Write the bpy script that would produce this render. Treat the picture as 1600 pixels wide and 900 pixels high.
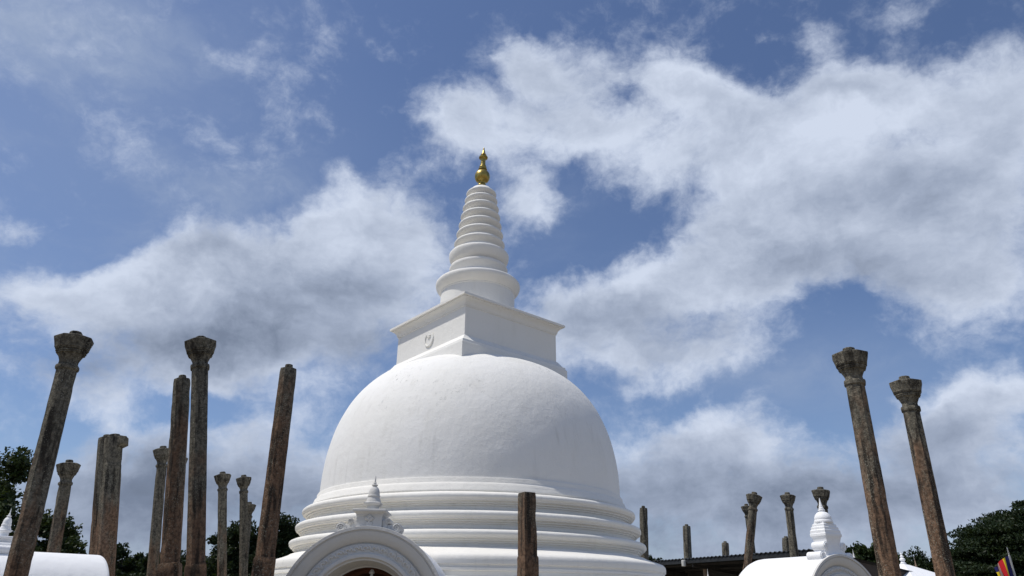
import bpy, bmesh, math, random
import numpy as np
from mathutils import Vector, Matrix, Euler, noise
PI = math.pi; R = math.radians
for o in list(bpy.data.objects): bpy.data.objects.remove(o)
S = bpy.context.scene; COL = S.collection

# ------------------------------------------------------------------ camera
cam = bpy.data.cameras.new('camera'); co = bpy.data.objects.new('camera', cam); COL.objects.link(co)
cam.sensor_width = 36; cam.lens = 1067/1600*36; cam.clip_end = 5000; cam.clip_start = .05
PITCH, ROLL = R(25), R(0.45)
co.location = (0, 0, 1.6)
co.matrix_world = Matrix.Translation((0, 0, 1.6)) @ Matrix.Rotation(PI/2+PITCH, 4, 'X') @ Matrix.Rotation(ROLL, 4, 'Z')
S.camera = co
S.render.resolution_x, S.render.resolution_y = 1024, 576
S.view_settings.view_transform = 'Standard'; S.view_settings.look = 'None'
S.view_settings.gamma = 1; S.view_settings.exposure = 0; S.view_settings.use_curve_mapping = False

def pixdir(px, py):          # unit direction in the world of a spot of the sky (used only to say where each cloud lies)
    u, v = px-800, 450-py
    cr, sr = math.cos(ROLL), math.sin(ROLL)
    u, v = u*cr-v*sr, u*sr+v*cr
    f, c, s = 1067, math.cos(PITCH), math.sin(PITCH)
    return Vector((u, f*c-v*s, f*s+v*c)).normalized()

# ------------------------------------------------------------------ sun and sky
SUN_EL = R(63); SUN_AZ = R(-99)      # azimuth clockwise from +Y : high, from the left
sd = Vector((math.sin(SUN_AZ)*math.cos(SUN_EL), math.cos(SUN_AZ)*math.cos(SUN_EL), math.sin(SUN_EL)))
sl = bpy.data.lights.new('sun', 'SUN'); sl.energy = 3.6; sl.angle = R(.53); sl.color = (1, .955, .88)
so = bpy.data.objects.new('sun', sl); COL.objects.link(so); so.rotation_euler = sd.to_track_quat('Z', 'Y').to_euler(); so.location = (0, 0, 60)

W = bpy.data.worlds.new('World'); S.world = W; W.use_nodes = True
N = W.node_tree.nodes; LK = W.node_tree.links; N.clear()
W.cycles.sampling_method = 'MANUAL'; W.cycles.sample_map_resolution = 512
def nd(t, **k):
    n = N.new(t)
    for a, b in k.items(): setattr(n, a, b)
    return n
def setin(n, i, v):
    if isinstance(v, bpy.types.NodeSocket): LK.new(v, n.inputs[i])
    else: n.inputs[i].default_value = v
def M(op, a, b=0.0, c=None, clamp=False):
    n = nd('ShaderNodeMath', operation=op, use_clamp=clamp); setin(n, 0, a); setin(n, 1, b)
    if c is not None: setin(n, 2, c)
    return n.outputs[0]
def V(op, a, b=None, sc=None):
    n = nd('ShaderNodeVectorMath', operation=op); setin(n, 0, a)
    if b is not None: setin(n, 1, b)
    if sc is not None: setin(n, 3, sc)
    return n.outputs['Value'] if op in ('LENGTH', 'DOT_PRODUCT') else n.outputs['Vector']
def MR(v, a, b, c=0., d=1., t='SMOOTHSTEP'):
    n = nd('ShaderNodeMapRange', interpolation_type=t); setin(n, 0, v)
    for i, x in enumerate((a, b, c, d)): n.inputs[i+1].default_value = x
    return n.outputs[0]
def NZ(v, scale, det=6, rough=.55, lac=2., col=False, dist=0.):
    n = nd('ShaderNodeTexNoise'); setin(n, 'Vector', v); n.inputs['Scale'].default_value = scale
    n.inputs['Detail'].default_value = det; n.inputs['Roughness'].default_value = rough; n.inputs['Lacunarity'].default_value = lac
    n.inputs['Distortion'].default_value = dist
    return n.outputs['Color'] if col else n.outputs['Fac']
def MIX(f, a, b):
    n = nd('ShaderNodeMix', data_type='RGBA'); setin(n, 0, f); setin(n, 6, a); setin(n, 7, b); return n.outputs[2]
d0 = nd('ShaderNodeTexCoord').outputs['Generated']
sky = nd('ShaderNodeTexSky', sky_type='NISHITA', sun_disc=False, sun_elevation=SUN_EL, sun_rotation=SUN_AZ, air_density=1.0, dust_density=.6, ozone_density=1.8)
# domain warp so that cloud outlines billow and fray
w1 = V('SCALE', V('SUBTRACT', NZ(d0, 4.5, 5, .6, col=True), (.5, .5, .5)), sc=.12)
w2 = V('SCALE', V('SUBTRACT', NZ(d0, 19, 5, .6, col=True), (.5, .5, .5)), sc=.045)
dw = V('ADD', V('ADD', d0, w1), w2)
def blob(vec, px, py, rx, ry, rot, wgt):
    """one soft cloud mass round a direction of the sky; radii in pixels of the photo, rot in degrees counter-clockwise"""
    c = pixdir(px, py)
    e = 4
    right = (pixdir(px+e, py)-pixdir(px-e, py)); kx = right.length/(2*e); right.normalize()
    up = c.cross(right).normalized(); up = -up if up.dot(pixdir(px, py-e)-c) < 0 else up
    ky = (pixdir(px, py-e)-pixdir(px, py+e)).length/(2*e)
    a = R(rot); ax = right*math.cos(a)+up*math.sin(a); ay = -right*math.sin(a)+up*math.cos(a)
    az = ax.cross(ay)
    m = Matrix((ax, ay, az)).transposed()
    k = (kx+ky)/2
    n = nd('ShaderNodeMapping', vector_type='TEXTURE'); LK.new(vec, n.inputs[0])
    n.inputs[1].default_value = c; n.inputs[2].default_value = m.to_euler('XYZ'); n.inputs[3].default_value = (rx*k, ry*k, max(rx, ry)*k)
    l = V('LENGTH', n.outputs[0])
    return MR(l, 0, 1, wgt, 0)
def total(vec, L, start=0.):
    t = None
    for b in L:
        if t is not None:      # a negligible dependence on the sum so far keeps the renderer's node stack short
            n = nd('ShaderNodeVectorMath', operation='MULTIPLY_ADD'); LK.new(t, n.inputs[0]); n.inputs[1].default_value = (1e-6,)*3; LK.new(vec, n.inputs[2]); v_ = n.outputs[0]
        else: v_ = vec
        x = blob(v_, *b); t = x if t is None else M('ADD', t, x)
    return t
CLOUD = [ # px, py, rx, ry, rot, weight
 # left cumulus
 (560, 350, 150, 120, 20, .95), (470, 420, 240, 130, 10, .9), (270, 420, 200, 120, 10, 1.0), (120, 480, 230, 110, 0, .8), (430, 520, 330, 140, 0, 1.0),
 (250, 560, 300, 90, 0, .5), (600, 450, 170, 120, 0, .6), (20, 345, 90, 45, 0, .5), (545, 285, 60, 45, 30, .45), (150, 640, 140, 45, 0, .35), (40,600,120,60,0,.4),
 # upper middle cloud
 (750, 205, 130, 80, 35, .9), (830, 95, 60, 80, 55, .45), (900, 190, 140, 90, 10, .6), (1040, 140, 150, 90, -5, .95), (1000, 250, 210, 100, -15, 1.0), (1130, 180, 150, 70, -20, .65),
 (820, 320, 60, 80, -40, .6), (1200, 55, 60, 35, 10, .45), (1280, 50, 50, 60, 40, .3), (1450, 20, 110, 45, 10, .5),
 # right-hand giant
 (1560, 180, 230, 170, 30, 1.2), (1370, 150, 190, 100, 8, .9), (1260, 210, 200, 110, 20, 1.0), (1170, 250, 110, 110, 0, .55), (1400, 330, 330, 170, 0, 1.3), (1180, 330, 120, 90, 20, .7),
 (1200, 420, 270, 110, 15, 1.0), (1010, 450, 220, 90, 20, .9), (920, 510, 160, 80, 0, .7), (1480, 440, 240, 80, 0, .7), (1080, 560, 190, 75, 0, .6),
 # low bands
 (1130, 670, 160, 80, 5, .95), (1000, 730, 230, 90, 0, .7), (1500, 660, 190, 100, 10, 1.1), (1590, 620, 120, 70, 0, .7), (1200, 800, 520, 110, 0, .9), (1450, 790, 300, 90, 0, .5),
 (400, 760, 380, 150, 0, .95), (140, 800, 300, 140, 0, .75), (420, 650, 140, 60, 10, .45), (650, 700, 200, 200, 0, .5), (800, 905, 1500, 120, 0, .7),
 (870, 130, 120, 90, 20, .6), (815, 90, 60, 80, 55, .35), (810, 250, 110, 100, -30, .6), (850, 320, 60, 60, 0, .35), (350, 470, 340, 150, 5, .55), (650, 400, 110, 120, 0, .5), (60, 440, 170, 60, 0, .5), (280, 610, 380, 60, 0, .35), (1150, 210, 130, 110, 0, .5), (1230, 310, 150, 150, 0, .55), (700, 190, 75, 80, 0, .5), (870, 470, 130, 90, 0, .5),
 (950, 570, 190, 70, 0, .45), (1100, 480, 220, 120, 0, .45), (1540, 480, 150, 80, 0, .4), (1250, 720, 460, 120, 0, .45), (1560, 720, 220, 120, 0, .45), (200, 730, 380, 120, 0, .4),
 # clear gaps
 (330, 640, 150, 45, 5, -.5), (1330, 565, 180, 60, -8, -.55), (1290, 640, 130, 60, 0, -.35), (960, 160, 60, 40, 40, -.5), (930, 380, 130, 70, 10, -.5), (1165, 270, 22, 45, -10, -.45), (80, 690, 110, 55, 20, -.4),
 (1160, 480, 110, 30, -5, -.15), (1020, 590, 60, 40, 0, -.2), (700, 560, 120, 60, 0, -.1),(160,380,120,50,10,-.35),(1590,250,50,50,30,-.4)]
fbm = NZ(V('ADD', V('MULTIPLY', d0, (1, 1, 1.5)), w1), 6.5, 8, .62)
fbm2 = NZ(V('ADD', V('MULTIPLY', d0, (1, 1, 1.3)), w1), 17, 6, .65)
fb = M('ADD', M('MULTIPLY', M('SUBTRACT', NZ(V('ADD', d0, w2), 46, 4, .65), .5), .38), M('ADD', M('MULTIPLY', M('SUBTRACT', fbm, .5), 1.85), M('MULTIPLY', M('SUBTRACT', fbm2, .5), .95)))
dens = M('ADD', total(dw, CLOUD), fb)
# cloud cover also for the half of the sky behind the camera
sep = nd('ShaderNodeSeparateXYZ'); LK.new(d0, sep.inputs[0])
back = M('MULTIPLY', MR(sep.outputs[1], .25, -.25), M('MULTIPLY', NZ(d0, 2.2, 3), .5))
dens = M('ADD', dens, back)
alpha = MR(dens, -.02, .98)
thick = MR(dens, .25, 1.5)
# shading: lit tops, heavy bottoms
DARK = [(430, 510, 340, 120, 0, .55), (250, 555, 300, 70, 5, .7), (560, 450, 130, 60, -10, .35), (590, 560, 150, 80, 0, .6), (300,380,110,60,30,.45), (1390, 300, 170, 80, 10, .4), (1370, 420, 260, 100, 5, .55), (1530, 170, 90, 90, 30, .35),
 (960, 500, 170, 60, 0, .45), (1080, 540, 160, 60, 0, .5), (1100, 770, 460, 100, 0, .35), (1060, 710, 140, 70, 0, .25), (1420, 730, 280, 130, 0, .35), (300, 780, 500, 170, 0, .45), (100, 600, 200, 60, 0, .3), (800, 900, 1700, 260, 0, .75), (200, 730, 420, 110, 0, .2), (1560,370,120,70,0,.3),
 (545, 310, 90, 50, 20, -.45), (270, 350, 110, 45, 10, -.25), (1080, 110, 110, 50, 0, -.5), (940, 250, 150, 70, 0, -.4), (1310, 190, 160, 45, 10, -.6), (1250, 250, 130, 60, 20, -.35), (1000, 420, 120, 50, 30, -.35), (1120, 650, 110, 50, 10, -.5), (1480, 620, 90, 45, 10, -.5), (1590, 600, 60, 40, 0, -.4), (150, 430, 150, 45, 0, -.2),(460,620,110,40,0,-.2)]
dk = M('ADD', total(dw, DARK), M('ADD', M('MULTIPLY', M('SUBTRACT', NZ(V('ADD', d0, w1), 9, 7, .55), .5), .95), M('ADD', M('MULTIPLY', M('SUBTRACT', fbm2, .5), -1.1), M('MULTIPLY', M('SUBTRACT', NZ(V('ADD', V('MULTIPLY', d0, (1, 1, 2.4)), w1), 7.5, 5, .6), .5), 1.1))))
dk = M('ADD', dk, M('MULTIPLY', M('SUBTRACT', thick, .62), .45))
shade = MR(dk, -.30, 1.62, 0, 1, 'LINEAR')
ramp = nd('ShaderNodeValToRGB'); LK.new(shade, ramp.inputs[0])
ramp.color_ramp.elements[0].position = 0; ramp.color_ramp.elements[0].color = (.63, .70, .84, 1)
ramp.color_ramp.elements[1].position = 1; ramp.color_ramp.elements[1].color = (.14, .175, .24, 1)
e = ramp.color_ramp.elements.new(.42); e.color = (.345, .405, .53, 1)
e = ramp.color_ramp.elements.new(.7); e.color = (.195, .24, .335, 1)
# thin high veil
veil = M('MULTIPLY', MR(NZ(V('MULTIPLY', V('ADD', d0, w1), (1, 1, 2.2)), 3.4, 8, .62), .42, .8), .42)
vmask = M('ADD', total(d0, [(150, 200, 680, 460, -20, 1.1), (120, 20, 400, 160, -30, .4), (350, 330, 300, 90, 30, .4), (1250, 560, 420, 120, 0, .7), (800, 330, 500, 300, 0, .25), (800,900,1700,420,0,.5)]), .05)
veilA = M('MINIMUM', M('ADD', M('MULTIPLY', M('MULTIPLY', veil, vmask), 1.6), M('MULTIPLY', vmask, .20)), .8)
SKYS = .092
clear = V('MULTIPLY', V('SCALE', sky.outputs[0], sc=SKYS), (.93, .98, 1.14))
col = MIX(veilA, clear, (.34, .42, .58, 1))
col = MIX(alpha, col, ramp.outputs[0])
bg = nd('ShaderNodeBackground'); LK.new(col, bg.inputs[0]); bg.inputs[1].default_value = 1.0
# the sky texture enters at strength SKYS (0.05-0.15); the clouds are colours of their own
out = nd('ShaderNodeOutputWorld'); LK.new(bg.outputs[0], out.inputs[0])

# ------------------------------------------------------------------ object helpers
def link(name, me, mat=None, parent=None, loc=None):
    o = bpy.data.objects.new(name, me); COL.objects.link(o)
    if mat is not None and me is not None and not me.materials: me.materials.append(mat)
    if parent is not None: o.parent = parent
    if loc is not None: o.location = loc
    return o
def tag(o, label=None, cat=None, group=None, kind=None):
    if label: o['label'] = label
    if cat: o['category'] = cat
    if group: o['group'] = group
    if kind: o['kind'] = kind
    return o
def thing(name, loc, label, cat, group=None, rot=None):
    o = bpy.data.objects.new(name, None); COL.objects.link(o); o.location = loc; o.empty_display_size = .3
    if rot is not None: o.rotation_euler = rot
    return tag(o, label, cat, group)
def finish(bm, name, mat, parent=None, ang=35, weld=False, M4=None):
    if weld: bmesh.ops.remove_doubles(bm, verts=bm.verts, dist=1e-5)
    if M4 is not None: bmesh.ops.transform(bm, matrix=M4, verts=bm.verts)
    bmesh.ops.recalc_face_normals(bm, faces=bm.faces)
    for fc in bm.faces: fc.smooth = True
    for ed in bm.edges:
        if len(ed.link_faces) != 2 or ed.calc_face_angle(0) > R(ang): ed.smooth = False
    me = bpy.data.meshes.new(name); bm.to_mesh(me); bm.free()
    return link(name, me, mat, parent)
def lathe(bm, prof, n=64, cx=0, cy=0, a0=0., jit=None, cap=True, tilt=(0, 0)):
    rings = []
    for i, (r, z) in enumerate(prof):
        ring = []
        for k in range(n):
            a = a0+2*PI*k/n; rr = r
            if jit: rr = jit(r, z, a)
            ring.append(bm.verts.new((cx+rr*math.cos(a)+tilt[0]*(z-prof[0][1]), cy+rr*math.sin(a)+tilt[1]*(z-prof[0][1]), z)))
        rings.append(ring)
    for a, b in zip(rings, rings[1:]):
        for k in range(n): bm.faces.new((a[k], a[(k+1) % n], b[(k+1) % n], b[k]))
    if cap:
        bm.faces.new(rings[0][::-1]); bm.faces.new(rings[-1])
    return rings
def box(bm, x0, x1, y0, y1, z0, z1, bev=0.):
    b2 = bmesh.new(); bmesh.ops.create_cube(b2, size=1)
    for v in b2.verts: v.co = Vector(((x0+x1)/2+v.co.x*(x1-x0), (y0+y1)/2+v.co.y*(y1-y0), (z0+z1)/2+v.co.z*(z1-z0)))
    if bev: bmesh.ops.bevel(b2, geom=b2.edges[:], offset=bev, segments=2, affect='EDGES', profile=.6)
    me = bpy.data.meshes.new('tmp'); b2.to_mesh(me); b2.free(); bm.from_mesh(me); bpy.data.meshes.remove(me)
def tube(bm, pts, rad, n=8, closed=False):
    pts = [Vector(p) for p in pts]; rings = []
    rr = rad if isinstance(rad, (list, tuple)) else [rad]*len(pts)
    for i, p in enumerate(pts):
        t = (pts[min(i+1, len(pts)-1)]-pts[max(i-1, 0)]).normalized()
        u = t.orthogonal().normalized() if i == 0 else (u-t*u.dot(t)).normalized()
        w = t.cross(u)
        rings.append([bm.verts.new(p+(u*math.cos(2*PI*k/n)+w*math.sin(2*PI*k/n))*rr[i]) for k in range(n)])
    for a, b in zip(rings, rings[1:]):
        for k in range(n): bm.faces.new((a[k], a[(k+1) % n], b[(k+1) % n], b[k]))
    bm.faces.new(rings[0][::-1]); bm.faces.new(rings[-1])
def squares(bm, prof, rot=0.):      # stacked square sections (half side, z)
    lathe(bm, [(r*math.sqrt(2), z) for r, z in prof], 4, a0=rot+PI/4)

# ------------------------------------------------------------------ materials
def mat(name, build):
    m = bpy.data.materials.new(name); m.use_nodes = True
    nt = m.node_tree; nt.nodes.clear()
    class T: pass
    t = T(); t.nt = nt
    def node(ty, ins=None, **k):
        n = nt.nodes.new(ty)
        for a, b in k.items(): setattr(n, a, b)
        for i, v in (ins or {}).items():
            if isinstance(v, bpy.types.NodeSocket): nt.links.new(v, n.inputs[i])
            else: n.inputs[i].default_value = v
        return n
    t.n = node
    t.pos = lambda: node('ShaderNodeTexCoord').outputs['Object']
    t.noise = lambda v, s, d=5, r=.6: node('ShaderNodeTexNoise', {'Vector': v, 'Scale': s, 'Detail': d, 'Roughness': r}).outputs['Fac']
    t.mr = lambda v, a, b, c=0., d=1.: node('ShaderNodeMapRange', {0: v, 1: a, 2: b, 3: c, 4: d}, interpolation_type='SMOOTHSTEP').outputs[0]
    t.mix = lambda f, a, b, bt='MIX': node('ShaderNodeMix', {0: f, 6: a, 7: b}, data_type='RGBA', blend_type=bt).outputs[2]
    t.m = lambda op, a, b=0.: node('ShaderNodeMath', {0: a, 1: b}, operation=op).outputs[0]
    t.sc = lambda v, s: node('ShaderNodeVectorMath', {0: v, 1: s}, operation='MULTIPLY').outputs[0]
    t.bump = lambda h, st, di: node('ShaderNodeBump', {'Strength': st, 'Distance': di, 'Height': h}).outputs[0]
    def bsdf(col, rough=.8, normal=None, metal=0., spec=.3, **k):
        b = node('ShaderNodeBsdfPrincipled', {'Base Color': col, 'Roughness': rough, 'Metallic': metal, 'Specular IOR Level': spec})
        if normal is not None: nt.links.new(normal, b.inputs['Normal'])
        for a, v in k.items(): b.inputs[a].default_value = v
        o = node('ShaderNodeOutputMaterial'); nt.links.new(b.outputs[0], o.inputs[0]); return b
    t.bsdf = bsdf
    build(t); return m
def plaster(base, stain=.5, specks=0., rough=.75):
    def f(t):
        p = t.pos()
        a = t.noise(p, .55, 4); b = t.noise(t.sc(p, (1, 1, .18)), 2.2, 6, .65); c = t.noise(p, 30, 4)
        col = t.mix(t.mr(a, .35, .75, 0, .35*stain), base, (base[0]*.90, base[1]*.89, base[2]*.85, 1))
        col = t.mix(t.mr(b, .52, .8, 0, .5*stain), col, (base[0]*.80, base[1]*.79, base[2]*.75, 1))
        sk = t.noise(t.sc(p, (1, 1, .07)), 5.5, 5, .6)
        col = t.mix(t.mr(sk, .56, .76, 0, .22*stain), col, (.42, .41, .37, 1))
        if specks:
            zz = t.n('ShaderNodeSeparateXYZ', {0: p}).outputs[2]
            band = t.m('MULTIPLY', t.mr(zz, 6.4, 7.6), t.mr(zz, 9.1, 8.4))
            patch = t.mr(t.noise(p, .62, 3), .50, .66)
            sp = t.mr(t.noise(p, 13, 3, .7), .57, .66)
            sp2 = t.mr(t.noise(t.sc(p, (1, 1, .4)), 7, 3, .7), .61, .68)
            k = t.m('MULTIPLY', t.m('MULTIPLY', t.m('MAXIMUM', sp, sp2), patch), t.m('MULTIPLY', band, specks))
            col = t.mix(k, col, (.30, .31, .29, 1))
            k2 = t.mr(t.noise(p, 18, 3, .6), .68, .74, 0, .5)
            col = t.mix(k2, col, (.42, .41, .38, 1))
        h = t.m('ADD', t.m('MULTIPLY', t.noise(p, 3.2, 6, .6), .75), t.m('MULTIPLY', c, .16))
        t.bsdf(col, rough, t.bump(h, .55, .05))
    return f
WHITE = mat('lime_plaster', plaster((.76, .748, .71, 1), .6))
DOME = mat('dome_plaster', plaster((.775, .765, .735, 1), 1.0, 1.0))
RINGM = mat('ring_plaster', plaster((.765, .745, .695, 1), .8))
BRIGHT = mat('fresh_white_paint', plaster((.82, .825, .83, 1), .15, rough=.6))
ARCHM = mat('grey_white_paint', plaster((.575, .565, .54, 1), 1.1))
def stone(shift=0.):
    def f(t):
        p = t.pos(); sc_ = t.n('ShaderNodeSeparateXYZ', {0: t.n('ShaderNodeObjectInfo').outputs['Color']}); oi = sc_.outputs[0]
        p = t.n('ShaderNodeVectorMath', {0: p, 1: (0, 0, 0)}, operation='ADD').outputs[0]
        off = t.n('ShaderNodeCombineXYZ', {0: t.m('MULTIPLY', oi, 37.), 1: t.m('MULTIPLY', oi, 91.)}).outputs[0]
        q = t.n('ShaderNodeVectorMath', {0: p, 1: off}, operation='ADD').outputs[0]
        z = t.n('ShaderNodeSeparateXYZ', {0: p}).outputs[2]
        n1 = t.noise(t.sc(q, (1, 1, .35)), 3.2, 6, .6); n2 = t.noise(q, 14, 8, .7); n3 = t.noise(t.sc(q, (1, 1, .12)), 8, 6, .6); n4 = t.noise(q, 45, 4, .7)
        grey = t.mix(t.mr(n2, .35, .7), (.052, .047, .037, 1), (.175, .158, .122, 1))
        red = t.mix(t.mr(n2, .3, .7), (.060, .038, .025, 1), (.205, .125, .078, 1))
        hz = t.m('ADD', t.m('ADD', z, t.m('MULTIPLY', t.m('SUBTRACT', n1, .5), 6.5)), t.m('MULTIPLY', t.m('SUBTRACT', .5, sc_.outputs[1]), 3.2))
        col = t.mix(t.mr(hz, 4.9+shift, 2.9+shift), grey, red)
        col = t.mix(t.mr(n3, .50, .62, 0, .85), col, (.020, .017, .014, 1))
        lich = t.m('MULTIPLY', t.mr(n4, .55, .66), t.mr(n1, .40, .62, .15, .85))
        col = t.mix(lich, col, (.33, .32, .25, 1))
        col = t.n('ShaderNodeVectorMath', {0: col, 3: t.m('ADD', .72, t.m('MULTIPLY', sc_.outputs[2], .62))}, operation='SCALE').outputs[0]
        h = t.m('ADD', t.m('MULTIPLY', n2, 1.), t.m('MULTIPLY', n4, .5))
        t.bsdf(col, .93, t.bump(h, .9, .03), spec=.15)
    return f
STONE = mat('weathered_granite', stone())
GOLD = mat('gilded_metal', lambda t: t.bsdf(t.mix(t.mr(t.noise(t.pos(), 9, 4), .35, .7), (.42, .31, .085, 1), (.26, .20, .06, 1)), .38, t.bump(t.noise(t.pos(), 20, 3), .15, .01), metal=.9))
def sand(t):
    p = t.pos(); a = t.noise(p, .08, 6); b = t.noise(p, 2.5, 8, .7)
    c = t.mix(t.mr(a, .35, .7), (.27, .225, .165, 1), (.21, .17, .12, 1)); c = t.mix(t.mr(b, .4, .75, 0, .6), c, (.33, .29, .22, 1))
    t.bsdf(c, .95, t.bump(b, .4, .03), spec=.1)
SAND = mat('pale_sand', sand)
def paving(t):
    p = t.pos(); br = t.n('ShaderNodeTexBrick', {'Vector': p, 'Color1': (.30, .26, .20, 1), 'Color2': (.25, .22, .17, 1), 'Mortar': (.15, .13, .11, 1), 'Scale': 1.2, 'Mortar Size': .01})
    c = t.mix(t.mr(t.noise(p, 3, 6), .4, .75, 0, .4), br.outputs[0], (.20, .17, .14, 1)); t.bsdf(c, .85, t.bump(br.outputs[1], -.3, .01), spec=.2)
PAVE = mat('stone_paving', paving)
def leaf(c1, c2, c3):
    def f(t):
        r = t.n('ShaderNodeNewGeometry').outputs['Random Per Island']; p = t.pos(); n = t.noise(p, .55, 3)
        c = t.mix(r, c1, c2); c = t.mix(t.mr(n, .45, .65, 0, .7), c, c3)
        b = t.n('ShaderNodeBsdfPrincipled', {'Base Color': c, 'Roughness': .55, 'Specular IOR Level': .18})
        tr = t.n('ShaderNodeBsdfTranslucent', {'Color': t.mix(.5, c, (.10, .14, .01, 1))})
        mx = t.n('ShaderNodeMixShader', {0: .12}); t.nt.links.new(b.outputs[0], mx.inputs[1]); t.nt.links.new(tr.outputs[0], mx.inputs[2])
        o = t.n('ShaderNodeOutputMaterial'); t.nt.links.new(mx.outputs[0], o.inputs[0])
    return f
LEAF = mat('dark_green_leaves', leaf((.009, .017, .007, 1), (.024, .039, .013, 1), (.014, .025, .010, 1)))
LEAFB = mat('mid_green_leaves', leaf((.010, .020, .007, 1), (.040, .060, .015, 1), (.017, .031, .010, 1)))
LEAFG = mat('grey_dry_leaves', leaf((.11, .10, .075, 1), (.20, .18, .14, 1), (.14, .13, .10, 1)))
BARK = mat('bark', lambda t: t.bsdf(t.mix(t.noise(t.sc(t.pos(), (1, 1, .2)), 6), (.06, .045, .032, 1), (.16, .13, .10, 1)), .9, t.bump(t.noise(t.sc(t.pos(), (1, 1, .2)), 9), .8, .04)))
def simple(name, c, rough=.7, metal=0., var=.12, spec=.3):
    return mat(name, lambda t: t.bsdf(t.mix(t.mr(t.noise(t.pos(), 3, 6), .35, .7), (*c, 1), (*[x*(1-var*2) for x in c], 1)), rough, t.bump(t.noise(t.pos(), 25, 3), .15, .01), metal=metal, spec=spec))
ROOFM = simple('dull_metal_sheet', (.04, .043, .045), .5, .3, .2)
DARKM = simple('dark_painted_steel', (.05, .047, .043), .6)
WOODM = simple('dark_timber', (.06, .045, .035), .7)
REDM = simple('red_brown_plaster', (.12, .045, .022), .75, var=.25)
LAMPM = simple('white_lamp_housing', (.62, .62, .58), .4)
POLEM = simple('grey_steel_pole', (.42, .42, .42), .4, .4)
BROWNM = simple('brown_terracotta', (.26, .19, .13), .7)

# ------------------------------------------------------------------ ground
bm = bmesh.new(); bmesh.ops.create_grid(bm, x_segments=8, y_segments=8, size=1500)
tag(finish(bm, 'ground', SAND), kind='structure')
SX, SY = -1.297, 23.564
bm = bmesh.new(); lathe(bm, [(16.6, .0), (16.6, .10), (16.5, .12)], 96, SX, SY)
tag(finish(bm, 'paving', PAVE), kind='structure')
Z0 = .12

# ------------------------------------------------------------------ the white dagoba
st = thing('stupa', (SX, SY, 0), 'great white bell-domed stupa with square chamber, ringed cone spire and gold finial', 'stupa')
def wob(amp, sc, seed):
    def f(r, z, a):
        v = Vector((r*math.cos(a)*sc, r*math.sin(a)*sc, z*sc+seed)); return r+amp*(noise.noise(v))
    return f
bm = bmesh.new()
lathe(bm, [(6.9, 0), (6.9, .5), (6.85, .53), (6.5, .56), (6.46, .6), (6.46, 1.95), (6.50, 2.0), (6.52, 2.1), (6.46, 2.18), (6.34, 2.21), (6.14, 2.23), (6.10, 2.26), (6.10, 2.36), (6.135, 2.375), (6.135, 2.43),
      (6.105, 2.445), (6.105, 2.50), (6.14, 2.515), (6.15, 2.60), (6.14, 2.68), (6.09, 2.735), (5.98, 2.775), (5.80, 2.83), (5.62, 2.90), (5.56, 2.94), (5.4, 2.95)], 192, jit=wob(.018, .9, 3))
finish(bm, 'base_terrace', RINGM, st, 50)
def ring_profile(Rm, zb, zt, rin):
    pr = [(Rm-.24, zb-.03), (Rm-.235, zb+.08), (Rm-.19, zb+.085), (Rm-.19, zb+.11), (Rm-.20, zb+.115), (Rm-.20, zb+.13), (Rm-.135, zb+.135), (Rm-.135, zb+.16), (Rm-.145, zb+.165), (Rm-.145, zb+.18), (Rm-.075, zb+.19), (Rm-.05, zb+.205)]
    zc_ = zt-.145
    for k in range(10):
        a = -PI/3+k*(PI/2+PI/3)/9
        pr.append((Rm-.10+.10*math.cos(a), zc_+.095*math.sin(a)))
    pr += [(Rm-.16, zt-.045), (rin, zt)]
    return pr
for Rm, zb, zt, rin in ((5.62, 2.96, 3.40, 5.20), (5.49, 3.42, 3.87, 5.04), (5.34, 3.89, 4.34, 5.06)):
    bm = bmesh.new(); lathe(bm, ring_profile(Rm, zb, zt, rin), 192, jit=wob(.024, 1.3, Rm*5))
    finish(bm, 'basal_ring', RINGM, st, 50)
bm = bmesh.new()
lathe(bm, [(5.06, 4.31), (5.10, 4.355), (5.10, 4.38), (5.07, 4.42), (5.065, 4.455), (5.045, 4.48), (5.04, 4.53), (4.985, 4.575), (4.97, 4.60), (4.97, 4.70), (4.955, 4.725), (4.85, 4.735)], 192, jit=wob(.012, 1.1, 9))
finish(bm, 'dome_footing', RINGM, st, 50)
bm = bmesh.new(); pr = []
for i in range(61):
    t = 1-(1-i/60)**1.7
    pr.append((max(.05, 4.9*(1-t**2.3)**(1/3.1)), 4.725+4.6*t))
lathe(bm, pr, 192, jit=lambda r, z, a: r+min(1, r)*(.024*noise.noise(Vector((r*math.cos(a)*.45, r*math.sin(a)*.45, z*.45)))*(z < 8.6)+.006*noise.noise(Vector((r*math.cos(a)*2, r*math.sin(a)*2, z*2)))))
finish(bm, 'dome', DOME, st, 60)
HR = R(40.5)
ch = bpy.data.objects.new('square_chamber', None)
bm = bmesh.new(); squares(bm, [(2.06, 9.3), (2.06, 9.56), (2.06, 10.60), (2.0, 10.62)], HR)
ch = finish(bm, 'square_chamber', WHITE, st, 30)
bm = bmesh.new(); squares(bm, [(2.33, 8.2), (2.33, 9.22), (2.30, 9.24), (2.28, 9.33), (2.22, 9.36), (2.10, 9.54), (2.075, 9.56), (2.0, 9.56)], HR)
finish(bm, 'plinth', WHITE, ch, 30)
bm = bmesh.new(); squares(bm, [(2.0, 10.58), (2.085, 10.59), (2.085, 10.63), (2.10, 10.635), (2.12, 10.72), (2.18, 10.80), (2.25, 10.84), (2.25, 10.87), (2.31, 10.88), (2.31, 10.96), (2.28, 10.98), (1.0, 11.03)], HR)
finish(bm, 'cornice', WHITE, ch, 30)
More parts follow.
